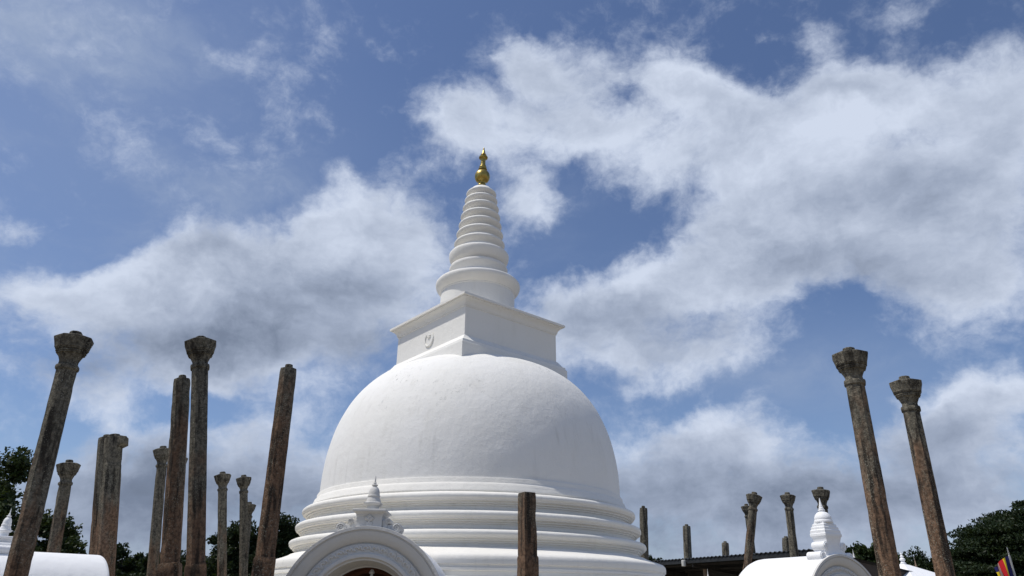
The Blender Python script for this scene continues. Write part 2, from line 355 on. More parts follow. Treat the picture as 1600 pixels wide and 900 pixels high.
# crescent-and-sun relief on the left face of the chamber
bm = bmesh.new(); th = R(40.5)+PI; nrm = Vector((math.cos(th), math.sin(th), 0)); tan = Vector((-nrm.y, nrm.x, 0))
pts = []; rads = []
for k in range(15):
    a = R(-230+k*(280/14)); pts.append(nrm*2.075+tan*(.25*math.cos(a)+.02)+Vector((0, 0, 9.97+.25*math.sin(a)))); rads.append(.008+.028*math.sin(PI*(k+.4)/14.8))
tube(bm, pts, rads, 8)
for dx, dz, r_ in ((-.06, .07, .035), (.05, .10, .042), (0, .02, .03)):
    m4 = Matrix.Translation(nrm*2.075+tan*dx+Vector((0, 0, 10.0+dz))); bmesh.ops.create_icosphere(bm, subdivisions=2, radius=r_, matrix=m4)
finish(bm, 'moon_relief', WHITE, ch, 60)
# drum and ringed cone
bm = bmesh.new()
lathe(bm, [(1.39, 10.98), (1.39, 12.20), (1.41, 12.215), (1.41, 12.25), (1.44, 12.27), (1.50, 12.36), (1.56, 12.44), (1.585, 12.50), (1.60, 12.56), (1.595, 12.63), (1.56, 12.675), (1.40, 12.74), (1.15, 12.85), (1.02, 12.95), (.98, 13.1)], 96)
finish(bm, 'drum', WHITE, st, 40)
bm = bmesh.new()
pr = [(1.0, 13.0), (1.03, 13.12), (1.10, 13.22), (1.12, 13.30), (1.09, 13.37), (.97, 13.41), (.965, 13.45), (1.03, 13.50), (1.08, 13.58), (1.135, 13.72), (1.155, 13.83), (1.155, 13.90), (1.12, 13.95), (.98, 14.00), (.90, 14.06)]
rz = [(.985, 14.42), (.915, 14.86), (.845, 15.27), (.785, 15.67), (.72, 16.07), (.655, 16.44), (.60, 16.77)]
for i, (r, z) in enumerate(rz):
    zb = z-.24; pr += [(r-.15, zb-.03), (r-.155, zb+.0), (r-.12, zb+.03), (r-.05, zb+.09), (r-.008, zb+.165), (r+.006, zb+.20), (r+.004, zb+.225), (r-.012, zb+.255), (r-.04, zb+.285), (r-.08, zb+.31), (r-.13, zb+.33)]
pr += [(.40, 16.98), (.30, 17.04), (.20, 17.08), (.10, 17.10)]
lathe(bm, pr, 96, tilt=(.006, 0)); finish(bm, 'ringed_cone', WHITE, st, 40)
bm = bmesh.new()
gp = [(.13, 17.07), (.15, 17.12), (.175, 17.16), (.175, 17.22), (.14, 17.25), (.135, 17.31), (.16, 17.36), (.20, 17.39), (.25, 17.43), (.29, 17.50), (.312, 17.59), (.312, 17.67), (.29, 17.76), (.24, 17.84), (.18, 17.89), (.14, 17.91), (.14, 17.94),
      (.18, 17.965), (.18, 18.0), (.14, 18.03), (.14, 18.06), (.155, 18.08), (.15, 18.12), (.12, 18.15), (.125, 18.18), (.10, 18.24), (.105, 18.27), (.10, 18.34), (.095, 18.44), (.105, 18.50), (.13, 18.53), (.18, 18.55), (.185, 18.60), (.13, 18.625),
      (.11, 18.68), (.13, 18.70), (.10, 18.74), (.08, 18.80), (.05, 18.92), (.028, 19.0), (.035, 19.03), (.028, 19.06), (.008, 19.10)]
lathe(bm, gp, 40, cx=.025, tilt=(.022, 0)); finish(bm, 'gold_finial', GOLD, st, 50)

# ------------------------------------------------------------------ stone pillars
def pillar(name, seed, x, y, lx, ly, zt, w, cap, stepz, label, group, rotz=0., square=False, broken=None, tenon=True, cat='pillar'):
    rnd = random.Random(seed)
    L = zt*math.sqrt(1+lx*lx+ly*ly)
    root = thing(name, (x, y, 0), label, cat, group)
    q = Vector((0, 0, 1)).rotation_difference(Vector((lx, ly, 1)).normalized())
    root.rotation_euler = (q.to_matrix().to_4x4() @ Matrix.Rotation(rotz, 4, 'Z')).to_euler()
    tone = (seed*.137 % 1, PT[seed][0], PT[seed][1], 1)
    sw = w*.46 if cap else w*.96                      # width across the flats near the top
    ns = 4 if square else 8
    per = 5 if not square else 8
    def ring(z, flat, amp, rr=None):
        vs = []; ap = flat/2
        for k in range(ns):
            a0 = 2*PI*(k-.5)/ns; a1 = 2*PI*(k+.5)/ns; cr = ap/math.cos(PI/ns)
            p0 = Vector((math.cos(a0), math.sin(a0)))*cr; p1 = Vector((math.cos(a1), math.sin(a1)))*cr
            for j in range(per):
                t = [0, .2, .4, .6, .8][j] if per == 5 else j/per if per == 8 else (.03+.94*j/(per-1))
                p = p0.lerp(p1, t); rad = p.length
                nn = noise.noise(Vector((p.x*9+seed*7.3, p.y*9, z*4)))*.7+noise.noise(Vector((p.x*30, p.y*30+seed, z*15)))*.45
                edge = abs(t-.5)*2
                chip = max(0, noise.noise(Vector((p.x*5, p.y*5+seed*3.1, z*2.3)))-.25)*edge*.05
                p = p*(1+(amp*nn-chip*min(1, (amp/.0055)**2))/rad)
                if broken is not None and z > L-w*1.2 and flat > sw*.5:
                    ang = math.atan2(p.y, p.x)-broken
                    ang = (ang+PI) % (2*PI)-PI
                    lim = .62+.25*noise.noise(Vector((z*9, seed, 0)))
                    p = p*((min(sw*.51, p.length) if abs(ang) > lim or z < L-w*.5 else min(p.length, w*.37))/p.length)
                vs.append((p.x, p.y, z))
        return vs
    def stack(nm, secs, amp):
        bm = bmesh.new(); prev = None
        for z, fl in secs:
            cur = [bm.verts.new(v) for v in ring(z, fl, amp)]
            if prev:
                n = len(cur)
                for k in range(n): bm.faces.new((prev[k], prev[(k+1) % n], cur[(k+1) % n], cur[k]))
            else: bm.faces.new(cur[::-1])
            prev = cur
        bm.faces.new(prev); o_ = finish(bm, nm, STONE, root, 30); o_.color = tone; return o_
    taper = 1.0+.05*rnd.random()+.03
    ztop = L-(w*1.16 if cap else 0)
    n = max(18, int((ztop-stepz)/.09)); secs = []
    for i in range(n+1):
        t = i/n; z = stepz-.02+(ztop-stepz+.02)*t; secs.append((z, sw*(taper+(1-taper)*t)))
    if not cap: secs[-1] = (secs[-1][0], secs[-1][1]*.94)
    stack('shaft', secs, .0055)
    # squared lower block
    bw = sw*taper*1.12; ns_, per_ = ns, per; ns, per = 4, 8
    nb = 16; bs = [(stepz*i/nb, bw) for i in range(nb+1)]; bs[-1] = (stepz-.02, bw); bs.append((stepz+.015, bw*.93))
    stack('base_block', bs, .006)
    ns, per = ns_, per_
    if cap:
        W0 = w*.90; c0 = ztop
        prof = [(-.02, .49), (0, .50), (.005, .545), (.03, .585), (.085, .60), (.14, .585), (.165, .55), (.17, .495), (.24, .475), (.30, .485), (.36, .53), (.44, .60), (.50, .655), (.502, .73), (.55, .73), (.553, .775), (.59, .775), (.593, .745), (.615, .745), (.618, .81),
                (.66, .825), (.663, .86), (.72, .875), (.80, .91), (.90, .965), (.96, 1.0), (1.0, 1.0), (1.02, .95), (1.055, .75), (1.075, .42)]
        k = 1+.03*rnd.uniform(-1, 1)
        stack('capital', [(c0+a*W0*k*1.0, b*W0) for a, b in prof], .0032)
        tz0, tw = c0+1.06*W0*k, .35*W0
    else: tz0, tw = ztop-.01, .46*sw
    if tenon:
        b2, p2 = ns, per
        stack('tenon', [(tz0-.02, tw), (tz0+.05, tw*1.0), (tz0+.09, tw*.97), (tz0+.105, tw*.85)], .006)
    return root
# redness and paleness of each stone
PT = {1: (.15, .62), 2: (.3, .6), 3: (.75, .65), 4: (.5, .65), 5: (.2, .72), 6: (.7, .42), 7: (.35, .42), 8: (.3, .5), 9: (.25, .7), 10: (.0, .55), 11: (0, .55), 12: (.95, .5), 13: (.45, .35), 14: (.0, .6), 15: (.0, 1.), 16: (.0, 1.), 17: (.6, .55), 18: (.0, .6), 19: (.0, .8), 20: (.0, .9), 21: (.3, .5), 22: (.5, .85), 23: (.6, .9)}
GL = 'ancient stone pillars standing in rings round the stupa'
PD = [ # seed, x, y, lean x, z top, width, capital, step, rot, label, extra
 (1, -7.69, 11.69, -.0522, 6.13, .66, 1, 1.5, .35, 'tall grey stone pillar with flared capital, leaning right at the far left edge in front of the small white shrine', {}),
 (2, -12.80, 21.02, -.0982, 5.53, .66, 1, 1.5, .2, 'short pillar with goblet-shaped capital rising behind the white barrel roof, next right of the leftmost tall pillar', {}),
 (3, -12.43, 23.10, -.1852, 6.67, .47, 0, 1.5, .1, 'reddish plain pillar tucked close behind the pillar with the broken capital, only its left strip showing', {}),
 (4, -10.59, 20.10, -.1854, 6.24, 1.04, 1, 1.5, .3, 'pillar with a broken-off capital, a jagged stub left on its right side only', {'broken': -.3}),
 (5, -11.44, 24.42, -.1317, 6.68, .66, 1, 1.6, .15, 'slender capped pillar leaning right, left of and partly behind the plain red pillar', {}),
 (6, -6.38, 14.58, -.1483, 6.10, .34, 0, 2.33, .25, 'tall plain reddish pillar without capital, touching the left side of the tallest capped pillar', {}),
 (7, -5.39, 13.59, -.1832, 6.80, .68, 1, 2.28, .38, 'tallest upright pillar with wide carved capital, in the middle of the left group', {}),
 (8, -11.99, 26.56, -.1050, 6.79, .64, 1, 1.6, .1, 'pillar almost hidden in the gap between the plain red pillar and the tallest capped pillar', {}),
 (9, -9.76, 26.31, -.1797, 6.15, .64, 1, 1.6, .2, 'slim upright capped pillar standing free against the cloud, next right of the tallest capped pillar', {}),
 (10, -9.59, 27.94, -.1749, 6.32, .64, 1, 1.6, .3, 'slim grey capped pillar overlapping a lower capped pillar on its right', {}),
 (11, -11.18, 31.70, -.0755, 5.75, .60, 1, 1.6, .1, 'lowest capped pillar of the left group, peeking out right of a slim grey pillar', {}),
 (12, -4.40, 13.36, -.0256, 5.96, .34, 0, 2.36, .32, 'thick plain red-brown pillar without capital, leaning right beside the dome and the arched porch', {}),
 (13, .38, 14.69, -.0098, 3.75, .285, 0, 2.50, .52, 'short square-cut broken pillar standing right in front of the stupa rings', {'square': True, 'tenon': False}),
 (14, 5.62, 31.50, .0467, 5.58, .34, 0, 1.6, .1, 'plain grey pillar stump just right of the stupa rings', {}),
 (15, 9.75, 41.03, .0546, 5.83, .42, 0, 1.6, .2, 'pale plain pillar stump above the left part of the metal shelter roof', {}),
 (16, 13.08, 45.36, .0718, 5.30, .42, 0, 1.6, .3, 'smallest pale pillar stump, above the middle of the metal shelter roof', {}),
 (17, 8.10, 27.29, .2355, 5.68, .62, 1, 1.6, .05, 'red-brown capped pillar in front of the metal shelter roof, leaning right', {}),
 (18, 12.30, 36.94, -.0021, 6.54, .60, 1, 1.6, .2, 'small capped pillar half hidden behind the red-brown pillar at the metal shelter', {}),
 (19, 11.25, 29.34, .0508, 6.01, .64, 1, 1.6, .15, 'grey capped pillar leaning left, rising over the metal shelter roof left of the white finial', {}),
 (20, 13.87, 37.70, .0986, 4.92, .40, 0, 1.6, .2, 'low plain stump beside the left foot of a capped pillar, over the metal shelter roof', {}),
 (21, 10.99, 25.71, .0636, 5.67, .68, 1, 1.6, .3, 'capped pillar whose capital shows directly behind the white spire of the right shrine', {}),
 (22, 6.21, 12.18, .0325, 6.14, .68, 1, 1.5, .35, 'tallest right-hand pillar with carved capital, leaning left, between the right shrine and the outer pillar', {}),
 (23, 8.30, 14.21, .0289, 6.17, .68, 1, 1.5, .25, 'outermost right-hand capped pillar leaning left, in front of the big dark tree', {}),
]
for sdn, x, y, lx, zt, w, cp, stp, rz_, lb, ex in PD:
    pillar('stone_pillar', sdn, x, y, lx, .012*math.sin(sdn*2.1), zt, w, cp, stp, lb, GL, rz_, **ex)

# ------------------------------------------------------------------ barrel-roofed white porches
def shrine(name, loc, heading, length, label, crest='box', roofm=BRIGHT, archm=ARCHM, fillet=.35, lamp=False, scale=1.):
    """origin under the crown of the front arch; -Y is the front"""
    root = thing(name, loc, label, 'shrine'); root.rotation_euler = (0, 0, heading); zc = 1.4; RO = 1.6
    # vault
    bm = bmesh.new(); n = 48
    def arc(r, y, cut=0.):
        pts = [(r, y, 0)]
        pts += [(r*math.cos(PI*k/n), y, zc+r*math.sin(PI*k/n)) for k in range(n+1)]
        return pts+[(-r, y, 0)]
    secs = [(RO, .04), (RO, length-fillet)]
    for k in range(1, 9):
        a = PI/2*k/8; secs.append((RO-fillet+fillet*math.cos(a), length-fillet+fillet*math.sin(a)))
    prev = None
    for r, y in secs:
        cur = [bm.verts.new(p) for p in arc(r, y)]
        if prev:
            for a, b, c, d in zip(prev, prev[1:], cur[1:], cur): bm.faces.new((a, b, c, d))
        prev = cur
    bm.faces.new(prev)
    finish(bm, 'barrel_roof', roofm, root, 40)
    # moulded arch front
    bm = bmesh.new()
    prof = [(1.60, .05), (1.605, .0), (1.60, -.02), (1.545, -.02), (1.54, .015), (1.515, .02), (1.51, .005), (1.44, .02), (1.37, .055), (1.32, .10), (1.30, .14), (1.285, .14), (1.28, .09), (1.115, .09), (1.11, .05), (1.09, .035), (1.04, .035), (1.02, .06),
            (1.015, .09), (.985, .095), (.98, .13), (.90, .50), (.88, .52), (.88, length*.6)]
    prev = None
    for r, y in prof:
        cur = [bm.verts.new(p) for p in arc(r, y)]
        if prev:
            for a, b, c, d in zip(prev, prev[1:], cur[1:], cur): bm.faces.new((a, b, c, d))
        prev = cur
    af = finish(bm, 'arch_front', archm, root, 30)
    bm = bmesh.new()
    prev = None
    for r, y in [(.872, .56), (.86, .60), (.86, .95), (.80, 1.0), (.80, length*.55)]:
        cur = [bm.verts.new(p) for p in arc(r, y)]
        if prev:
            for a, b, c, d in zip(prev, prev[1:], cur[1:], cur): bm.faces.new((a, b, c, d))
        prev = cur
    bm.faces.new(prev); finish(bm, 'inner_vault', REDM, root, 30)
    # scroll frieze in the band
    bm = bmesh.new()
    for k in range(21):
        a = R(8+k*164/20); c = Vector((1.198*math.cos(a), .085, zc+1.198*math.sin(a)))
        er = Vector((math.cos(a), 0, math.sin(a))); et = Vector((-math.sin(a), 0, math.cos(a)))
        pts = []; rr = []
        for j in range(13):
            t = j/12; b = t*PI*1.5; rad = .052*(1-.55*t)
            pts.append(c+et*(.05-rad*math.cos(b)-.03)+er*(rad*math.sin(b)-.01)); rr.append(.030-.012*t)
        tube(bm, pts, rr, 5)
        tube(bm, [c-et*.03+er*.05, c-et*.075+er*.02, c-et*.09-er*.04], [.024, .03, .014], 5)
    finish(bm, 'scroll_frieze', archm, af, 60)
    # crest on the crown
    zt = zc+RO
    def scroll(bm, cx, cz, r, y0, y1, s):
        bmesh.ops.create_cone(bm, cap_ends=True, segments=24, radius1=r, radius2=r, depth=y1-y0, matrix=Matrix.Translation((cx, (y0+y1)/2, cz)) @ Matrix.Rotation(PI/2, 4, 'X'))
        pts = [(cx+s*(r*.78*(1-j/26))*math.cos(j*.55), y0-.006, cz+(r*.78*(1-j/26))*math.sin(j*.55)) for j in range(22)]
        tube(bm, pts, .012*r/.08, 5)
    if crest == 'box':
        k = scale
        bm = bmesh.new()
        squares(bm, [(.25, -.12), (.25, .20), (.262, .21), (.262, .235), (.29, .26), (.325, .285), (.325, .32), (.31, .33), (.1, .34)])
        for v in bm.verts: v.co = Vector((v.co.x*k, v.co.y*1.25*k+.44, zt+v.co.z*k))
        cb = finish(bm, 'crest_box', archm, root, 30)
        for s in (-1, 1):
            bm = bmesh.new()
            for (x0, x1, h) in ((.25, .36, .13), (.36, .48, .045)):
                box(bm, min(s*x0, s*x1), max(s*x0, s*x1), .18, .62, -.25, h, .012)
            scroll(bm, s*.545, -.01, .095, .13, .62, s)
            scroll(bm, s*.37, .115, .05, .14, .60, s)
            for v in bm.verts: v.co = Vector((v.co.x*k, (v.co.y-.44)*k+.44, zt+v.co.z*k))
            finish(bm, 'side_scroll', archm, cb, 40)
        bm = bmesh.new()
        for dx, dz, r_ in ((0, .20, .045), (-.05, .165, .035), (.05, .165, .035), (-.02, .15, .04), (.025, .14, .04), (0, .10, .03), (-.075, .15, .02), (.075, .15, .02)):
            bmesh.ops.create_icosphere(bm, subdivisions=2, radius=r_, matrix=Matrix.Translation((dx, .12, dz)))
        box(bm, -.06, .06, .10, .14, -.10, .09, .01)
        for v in bm.verts: v.co = Vector((v.co.x*k, (v.co.y-.44)*k+.44, zt+v.co.z*k))
        finish(bm, 'flower_ornament', archm, cb, 60)
        bm = bmesh.new()
        pp = [(.125, .33), (.125, .44), (.14, .445), (.165, .475), (.165, .495), (.15, .505), (.145, .53), (.125, .575), (.118, .60), (.128, .61), (.128, .63), (.115, .64), (.112, .69), (.10, .745), (.075, .79), (.045, .81),
              (.045, .825), (.062, .835), (.062, .85), (.03, .862), (.026, .885), (.036, .89), (.018, .905), (.014, .96), (.006, 1.03), (.003, 1.04)]
        lathe(bm, [(r*k, zt+z*k) for r, z in pp], 32, cy=.44)
        finish(bm, 'crest_spire', archm, cb, 40)
        # little squared eaves of the drum
        bm = bmesh.new(); squares(bm, [(.13, .43), (.165, .465), (.165, .485), (.12, .50)])
        for v in bm.verts: v.co = Vector((v.co.x*k, v.co.y*k+.44, zt+v.co.z*k))
        finish(bm, 'drum_eaves', archm, cb, 30)
    else:
        bm = bmesh.new()
        squares(bm, [(.30, -.25), (.285, .0), (.27, .18), (.285, .34), (.315, .46), (.335, .485), (.345, .50), (.345, .56), (.33, .575), (.33, .655), (.30, .675), (.30, .74), (.265, .76), (.265, .82), (.22, .84), (.22, .875), (.18, .885), (.1, .89)])
        for v in bm.verts: v.co = Vector((v.co.x*1.02, v.co.y*.76+.34, zt+v.co.z))
        cb = finish(bm, 'crest_box', roofm, root, 30)
        for s in (-1, 1):
            bm = bmesh.new()
            scroll(bm, s*.37, .22, .115, .10, .52, s); scroll(bm, s*.58, -.06, .125, .10, .56, s)
            box(bm, min(s*.25, s*.42), max(s*.25, s*.42), .12, .50, -.25, .14, .02)
            box(bm, min(s*.40, s*.54), max(s*.40, s*.54), .12, .48, -.35, -.06, .02)
            for v in bm.verts: v.co.z += zt
            finish(bm, 'side_scroll', roofm, cb, 40)
        bm = bmesh.new()
        pp = [(.25, .87), (.26, .90), (.25, .93), (.235, .955), (.24, .975), (.23, 1.03), (.195, 1.10), (.14, 1.155), (.08, 1.18), (.08, 1.20), (.10, 1.21), (.10, 1.235), (.07, 1.25), (.075, 1.28), (.055, 1.30), (.058, 1.33), (.042, 1.35), (.045, 1.38),
              (.032, 1.40), (.034, 1.43), (.022, 1.46), (.018, 1.50), (.006, 1.57), (.003, 1.575)]
        lathe(bm, [(r, zt+z) for r, z in pp], 32, cy=.34)
        finish(bm, 'crest_spire', roofm, cb, 40)
    return root
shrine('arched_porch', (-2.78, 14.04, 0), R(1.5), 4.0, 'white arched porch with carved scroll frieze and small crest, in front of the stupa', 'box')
tl = thing('ceiling_lamp', (-2.75, 14.75, 2.17), 'small white bulb lamp hanging under the vault of the central arched porch', 'lamp')
bm = bmesh.new(); lathe(bm, [(.05, .0), (.055, .03), (.04, .06), (.02, .085)], 20); finish(bm, 'fitting', LAMPM, tl)
bm = bmesh.new(); lathe(bm, [(.005, -.15), (.025, -.14), (.036, -.10), (.036, -.05), (.025, -.01), (.025, .0)], 20); finish(bm, 'bulb', LAMPM, tl)
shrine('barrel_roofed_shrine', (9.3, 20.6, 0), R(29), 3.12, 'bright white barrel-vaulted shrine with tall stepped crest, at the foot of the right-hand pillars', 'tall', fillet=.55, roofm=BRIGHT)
ls = shrine('barrel_roofed_shrine', (-12.30, 17.00, 0), R(-43), 3.28, 'bright white barrel-vaulted shrine at the bottom left corner, its round-domed crest beside the leftmost pillar', 'box', fillet=.17, roofm=BRIGHT, archm=BRIGHT, scale=1.0)
ls.scale = (.8, .8, .907)

# ------------------------------------------------------------------ metal-roofed shelter
A = Vector((6.9, 39.7, 0)); B = Vector((12.45, 29.85, 0)); ux = (B-A).normalized(); LEN = (B-A).length
uy = Vector((-ux.y, ux.x, 0)); uy = uy if uy.dot(Vector((.2, 1, 0))) > 0 else -uy
sh = thing('metal_shelter', A, 'low open shelter with dark corrugated metal roof, behind the right-hand shrine', 'shelter')
def sp(a, b, z): return ux*a+uy*b+Vector((0, 0, z))
bm = bmesh.new(); nn = int(LEN/.0625); prev = None
zf, zbk, DEP = 3.80, 3.0, 7.5
for i in range(nn+1):
    a = LEN*i/nn; c = .032*math.cos(i*PI/2)
    f1 = bm.verts.new(sp(a, 0, zf+c+.02)); b1 = bm.verts.new(sp(a, DEP, zbk+c)); f2 = bm.verts.new(sp(a, 0, zf+c-.01)); b2 = bm.verts.new(sp(a, DEP, zbk+c-.03))
    if prev:
        p1, q1, p2, q2 = prev
        bm.faces.new((p1, f1, b1, q1)); bm.faces.new((p2, q2, b2, f2)); bm.faces.new((p1, p2, f2, f1)); bm.faces.new((q1, b1, b2, q2))
    prev = (f1, b1, f2, b2)
finish(bm, 'roof_sheets', ROOFM, sh, 20)
def beam(bm, p, q, w, h):
    p, q = Vector(p), Vector(q); t = (q-p).normalized(); s = t.cross(Vector((0, 0, 1))).normalized()*w/2; u = Vector((0, 0, h/2))
    a = [bm.verts.new(p+x) for x in (s+u, -s+u, -s-u, s-u)]; b = [bm.verts.new(q+x) for x in (s+u, -s+u, -s-u, s-u)]
    for k in range(4): bm.faces.new((a[k], a[(k+1) % 4], b[(k+1) % 4], b[k]))
    bm.faces.new(a[::-1]); bm.faces.new(b)
bm = bmesh.new(); beam(bm, sp(.02, .06, zf-.12), sp(LEN-.02, .06, zf-.12), .05, .17); finish(bm, 'fascia', ROOFM, sh)
bm = bmesh.new()
for b in (1.2, 2.6, 4.0, 5.4, 6.8): beam(bm, sp(.1, b, zf-(zf-zbk)*b/DEP-.09), sp(LEN-.1, b, zf-(zf-zbk)*b/DEP-.09), .07, .10)
finish(bm, 'purlins', DARKM, sh)
for a in (.4, LEN*.36, LEN*.68, LEN-.35):
    bm = bmesh.new(); beam(bm, sp(a, .12, zf-.30), sp(a, DEP-.15, zbk-.22), .09, .16); finish(bm, 'rafter', DARKM, sh)
    for b, z in ((.9, zf-.45), (DEP-.5, zbk-.25)):
        bm = bmesh.new(); lathe(bm, [(.09, 0), (.09, z)], 12, *sp(a, b, 0).xy); finish(bm, 'post', BROWNM, sh)
bm = bmesh.new(); beam(bm, sp(.1, DEP-.3, 1.45), sp(LEN-.1, DEP-.3, 1.45), .15, 2.9); finish(bm, 'back_wall', WOODM, sh)
bm = bmesh.new(); beam(bm, sp(LEN-.15, .3, 1.9), sp(LEN-.15, DEP-.4, 1.2), .1, 3.6); finish(bm, 'side_wall', WOODM, sh)
bm = bmesh.new(); beam(bm, sp(.08, .2, 1.93), sp(.08, DEP-.4, 1.2), .1, 3.6); finish(bm, 'side_wall', WOODM, sh)
bm = bmesh.new(); beam(bm, sp(.0, 3.2, 1.70), sp(LEN-.3, 3.2, 1.70), .1, 3.40); finish(bm, 'partition', DARKM, sh)
for a, lb in ((LEN*.325, 'white tube floodlight on the eave of the metal shelter, left of the red-brown pillar'), (LEN*.925, 'white tube floodlight on the shelter eave, just left of the tall white crest')):
    p = A+sp(a, -.09, zf-.20)
    t_ = thing('tube_floodlight', p, lb, 'lamp', 'floodlights along the shelter eave')
    bm = bmesh.new(); lathe(bm, [(.085, -.14), (.105, -.13), (.105, .13), (.08, .15)], 20); finish(bm, 'housing', LAMPM, t_)
    bm = bmesh.new(); box(bm, -.02, .02, 0, .14, -.02, .02); finish(bm, 'bracket', DARKM, t_)

# ------------------------------------------------------------------ small far things
def votive(name, x, y, ztip, mt, label, cat='small stupa', h=1.0, slim=1.):
    root = thing(name, (x, y, 0), label, cat)
    k = h; z = ztip
    bm = bmesh.new(); lathe(bm, [(.9*slim, 0), (.9*slim, .4), (.8*slim, .45), (.8*slim, .9), (.7*slim, .95), (.68*slim, z-1.5), (.6*slim, z-1.15), (.45*slim, z-.95), (.2*slim, z-.82), (.16*slim, z-.8)], 32); finish(bm, 'dome', mt, root)
    bm = bmesh.new(); lathe(bm, [(.19*slim, z-.84), (.19*slim, z-.72), (.14*slim, z-.70), (.13*slim, z-.62), (.10*slim, z-.60), (.10*slim, z-.52), (.07*slim, z-.50), (.075*slim, z-.42), (.045*slim, z-.38), (.05*slim, z-.28), (.02*slim, z-.2), (.004, z)], 20)
    finish(bm, 'spire', mt, root)
votive('votive_stupa', 8.04, 30, 3.04, WHITE, 'tiny white votive stupa, only its pointed tip visible before the dark shelter', slim=.8)
votive('votive_stupa', 19.76, 42, 4.74, WHITE, 'small white votive spire peeking over the arch of the right-hand shrine in front of trees', slim=.8)
votive('votive_stupa', 24.87, 45, 4.55, BROWNM, 'slim brownish votive spire just right of the white tent-shaped roof', slim=.7)
rt = thing('white_pavilion', (18.22, 34, 0), 'white pavilion with tent-shaped roof and turned finial, between the two right-hand pillars', 'pavilion')
bm = bmesh.new(); squares(bm, [(1.9, 2.55), (1.9, 2.62), (.06, 3.52), (.05, 3.54)], R(25)); finish(bm, 'tent_roof', BRIGHT, rt, 20)
bm = bmesh.new(); lathe(bm, [(.13, 3.48), (.13, 3.55), (.09, 3.58), (.08, 3.63), (.12, 3.67), (.12, 3.72), (.08, 3.76), (.06, 3.80), (.085, 3.83), (.05, 3.87), (.04, 3.92), (.05, 3.94), (.015, 3.98), (.005, 4.05)], 20); finish(bm, 'roof_finial', BRIGHT, rt)
bm = bmesh.new(); squares(bm, [(1.6, 0), (1.6, 2.6)], R(25)); finish(bm, 'walls', WHITE, rt)
# flag
fl = thing('flagpole', (15.04, 22, 0), 'thin grey flagpole with ringed silver tip, at the right edge before the big tree', 'flagpole')
fl.rotation_euler = (0, R(0), 0)
bm = bmesh.new(); lathe(bm, [(.032, 0), (.028, 3.10), (.02, 3.11)], 12); finish(bm, 'pole', POLEM, fl)
bm = bmesh.new(); lathe(bm, [(.012, 3.1), (.022, 3.13), (.022, 3.15), (.008, 3.16), (.02, 3.18), (.02, 3.20), (.008, 3.21), (.018, 3.235), (.018, 3.25), (.007, 3.26), (.014, 3.28), (.014, 3.29), (.003, 3.34)], 12); finish(bm, 'pole_tip', POLEM, fl)
def flagmat(t):
    uv = t.n('ShaderNodeTexCoord').outputs['UV']; sx = t.n('ShaderNodeSeparateXYZ', {0: uv})
    r = t.n('ShaderNodeValToRGB', {0: sx.outputs[0]}); r.color_ramp.interpolation = 'CONSTANT'
    cs = [(0, (.012, .012, .10, 1)), (.19, (.75, .55, .02, 1)), (.38, (.50, .012, .02, 1)), (.56, (.72, .60, .50, 1)), (.66, (.62, .16, .02, 1)), (.80, (.05, .02, .10, 1))]
    el = r.color_ramp.elements; el[0].position, el[0].color = cs[0]; el[1].position, el[1].color = cs[1]
    for p_, c_ in cs[2:]: x_ = el.new(p_); x_.color = c_
    r2 = t.n('ShaderNodeValToRGB', {0: sx.outputs[1]}); r2.color_ramp.interpolation = 'CONSTANT'
    c2 = [(0, (.62, .16, .02, 1)), (.2, (.72, .60, .50, 1)), (.4, (.50, .012, .02, 1)), (.6, (.75, .55, .02, 1)), (.8, (.012, .012, .10, 1))]
    el = r2.color_ramp.elements; el[0].position, el[0].color = c2[0]; el[1].position, el[1].color = c2[1]
    for p_, c_ in c2[2:]: x_ = el.new(p_); x_.color = c_
    last = t.n('ShaderNodeMath', {0: sx.outputs[0], 1: .84}, operation='GREATER_THAN').outputs[0]
    t.bsdf(t.mix(last, r.outputs[0], r2.outputs[0]), .7)
FLAGM = mat('striped_flag_cloth', flagmat)
bm = bmesh.new(); uvl = bm.loops.layers.uv.new('UVMap'); nu, nv = 36, 18; g = {}
for i in range(nu+1):
    for j in range(nv+1):
        u, v = i/nu, j/nv
        x = -.52*u**.9-.02; y = .07*math.sin(u*11+v*1.5)*min(1, u*3); z = -.62*(1-v)-.38*u**1.4-.05*math.sin(u*9+v*2)*u
        if v > .0: z += 0
        g[i, j] = bm.verts.new((x+.10*(1-v)*u, y, z))
for i in range(nu):
    for j in range(nv):
        f_ = bm.faces.new((g[i, j], g[i+1, j], g[i+1, j+1], g[i, j+1]))
        for l, (a, b) in zip(f_.loops, ((i, j), (i+1, j), (i+1, j+1), (i, j+1))): l[uvl].uv = (a/nu, b/nv)
fo = finish(bm, 'flag', FLAGM, None, 80); fo.location = (15.02, 22, 3.08)
tag(fo, 'blue, yellow, red, white and orange striped Buddhist flag drooping from the grey pole', 'flag')

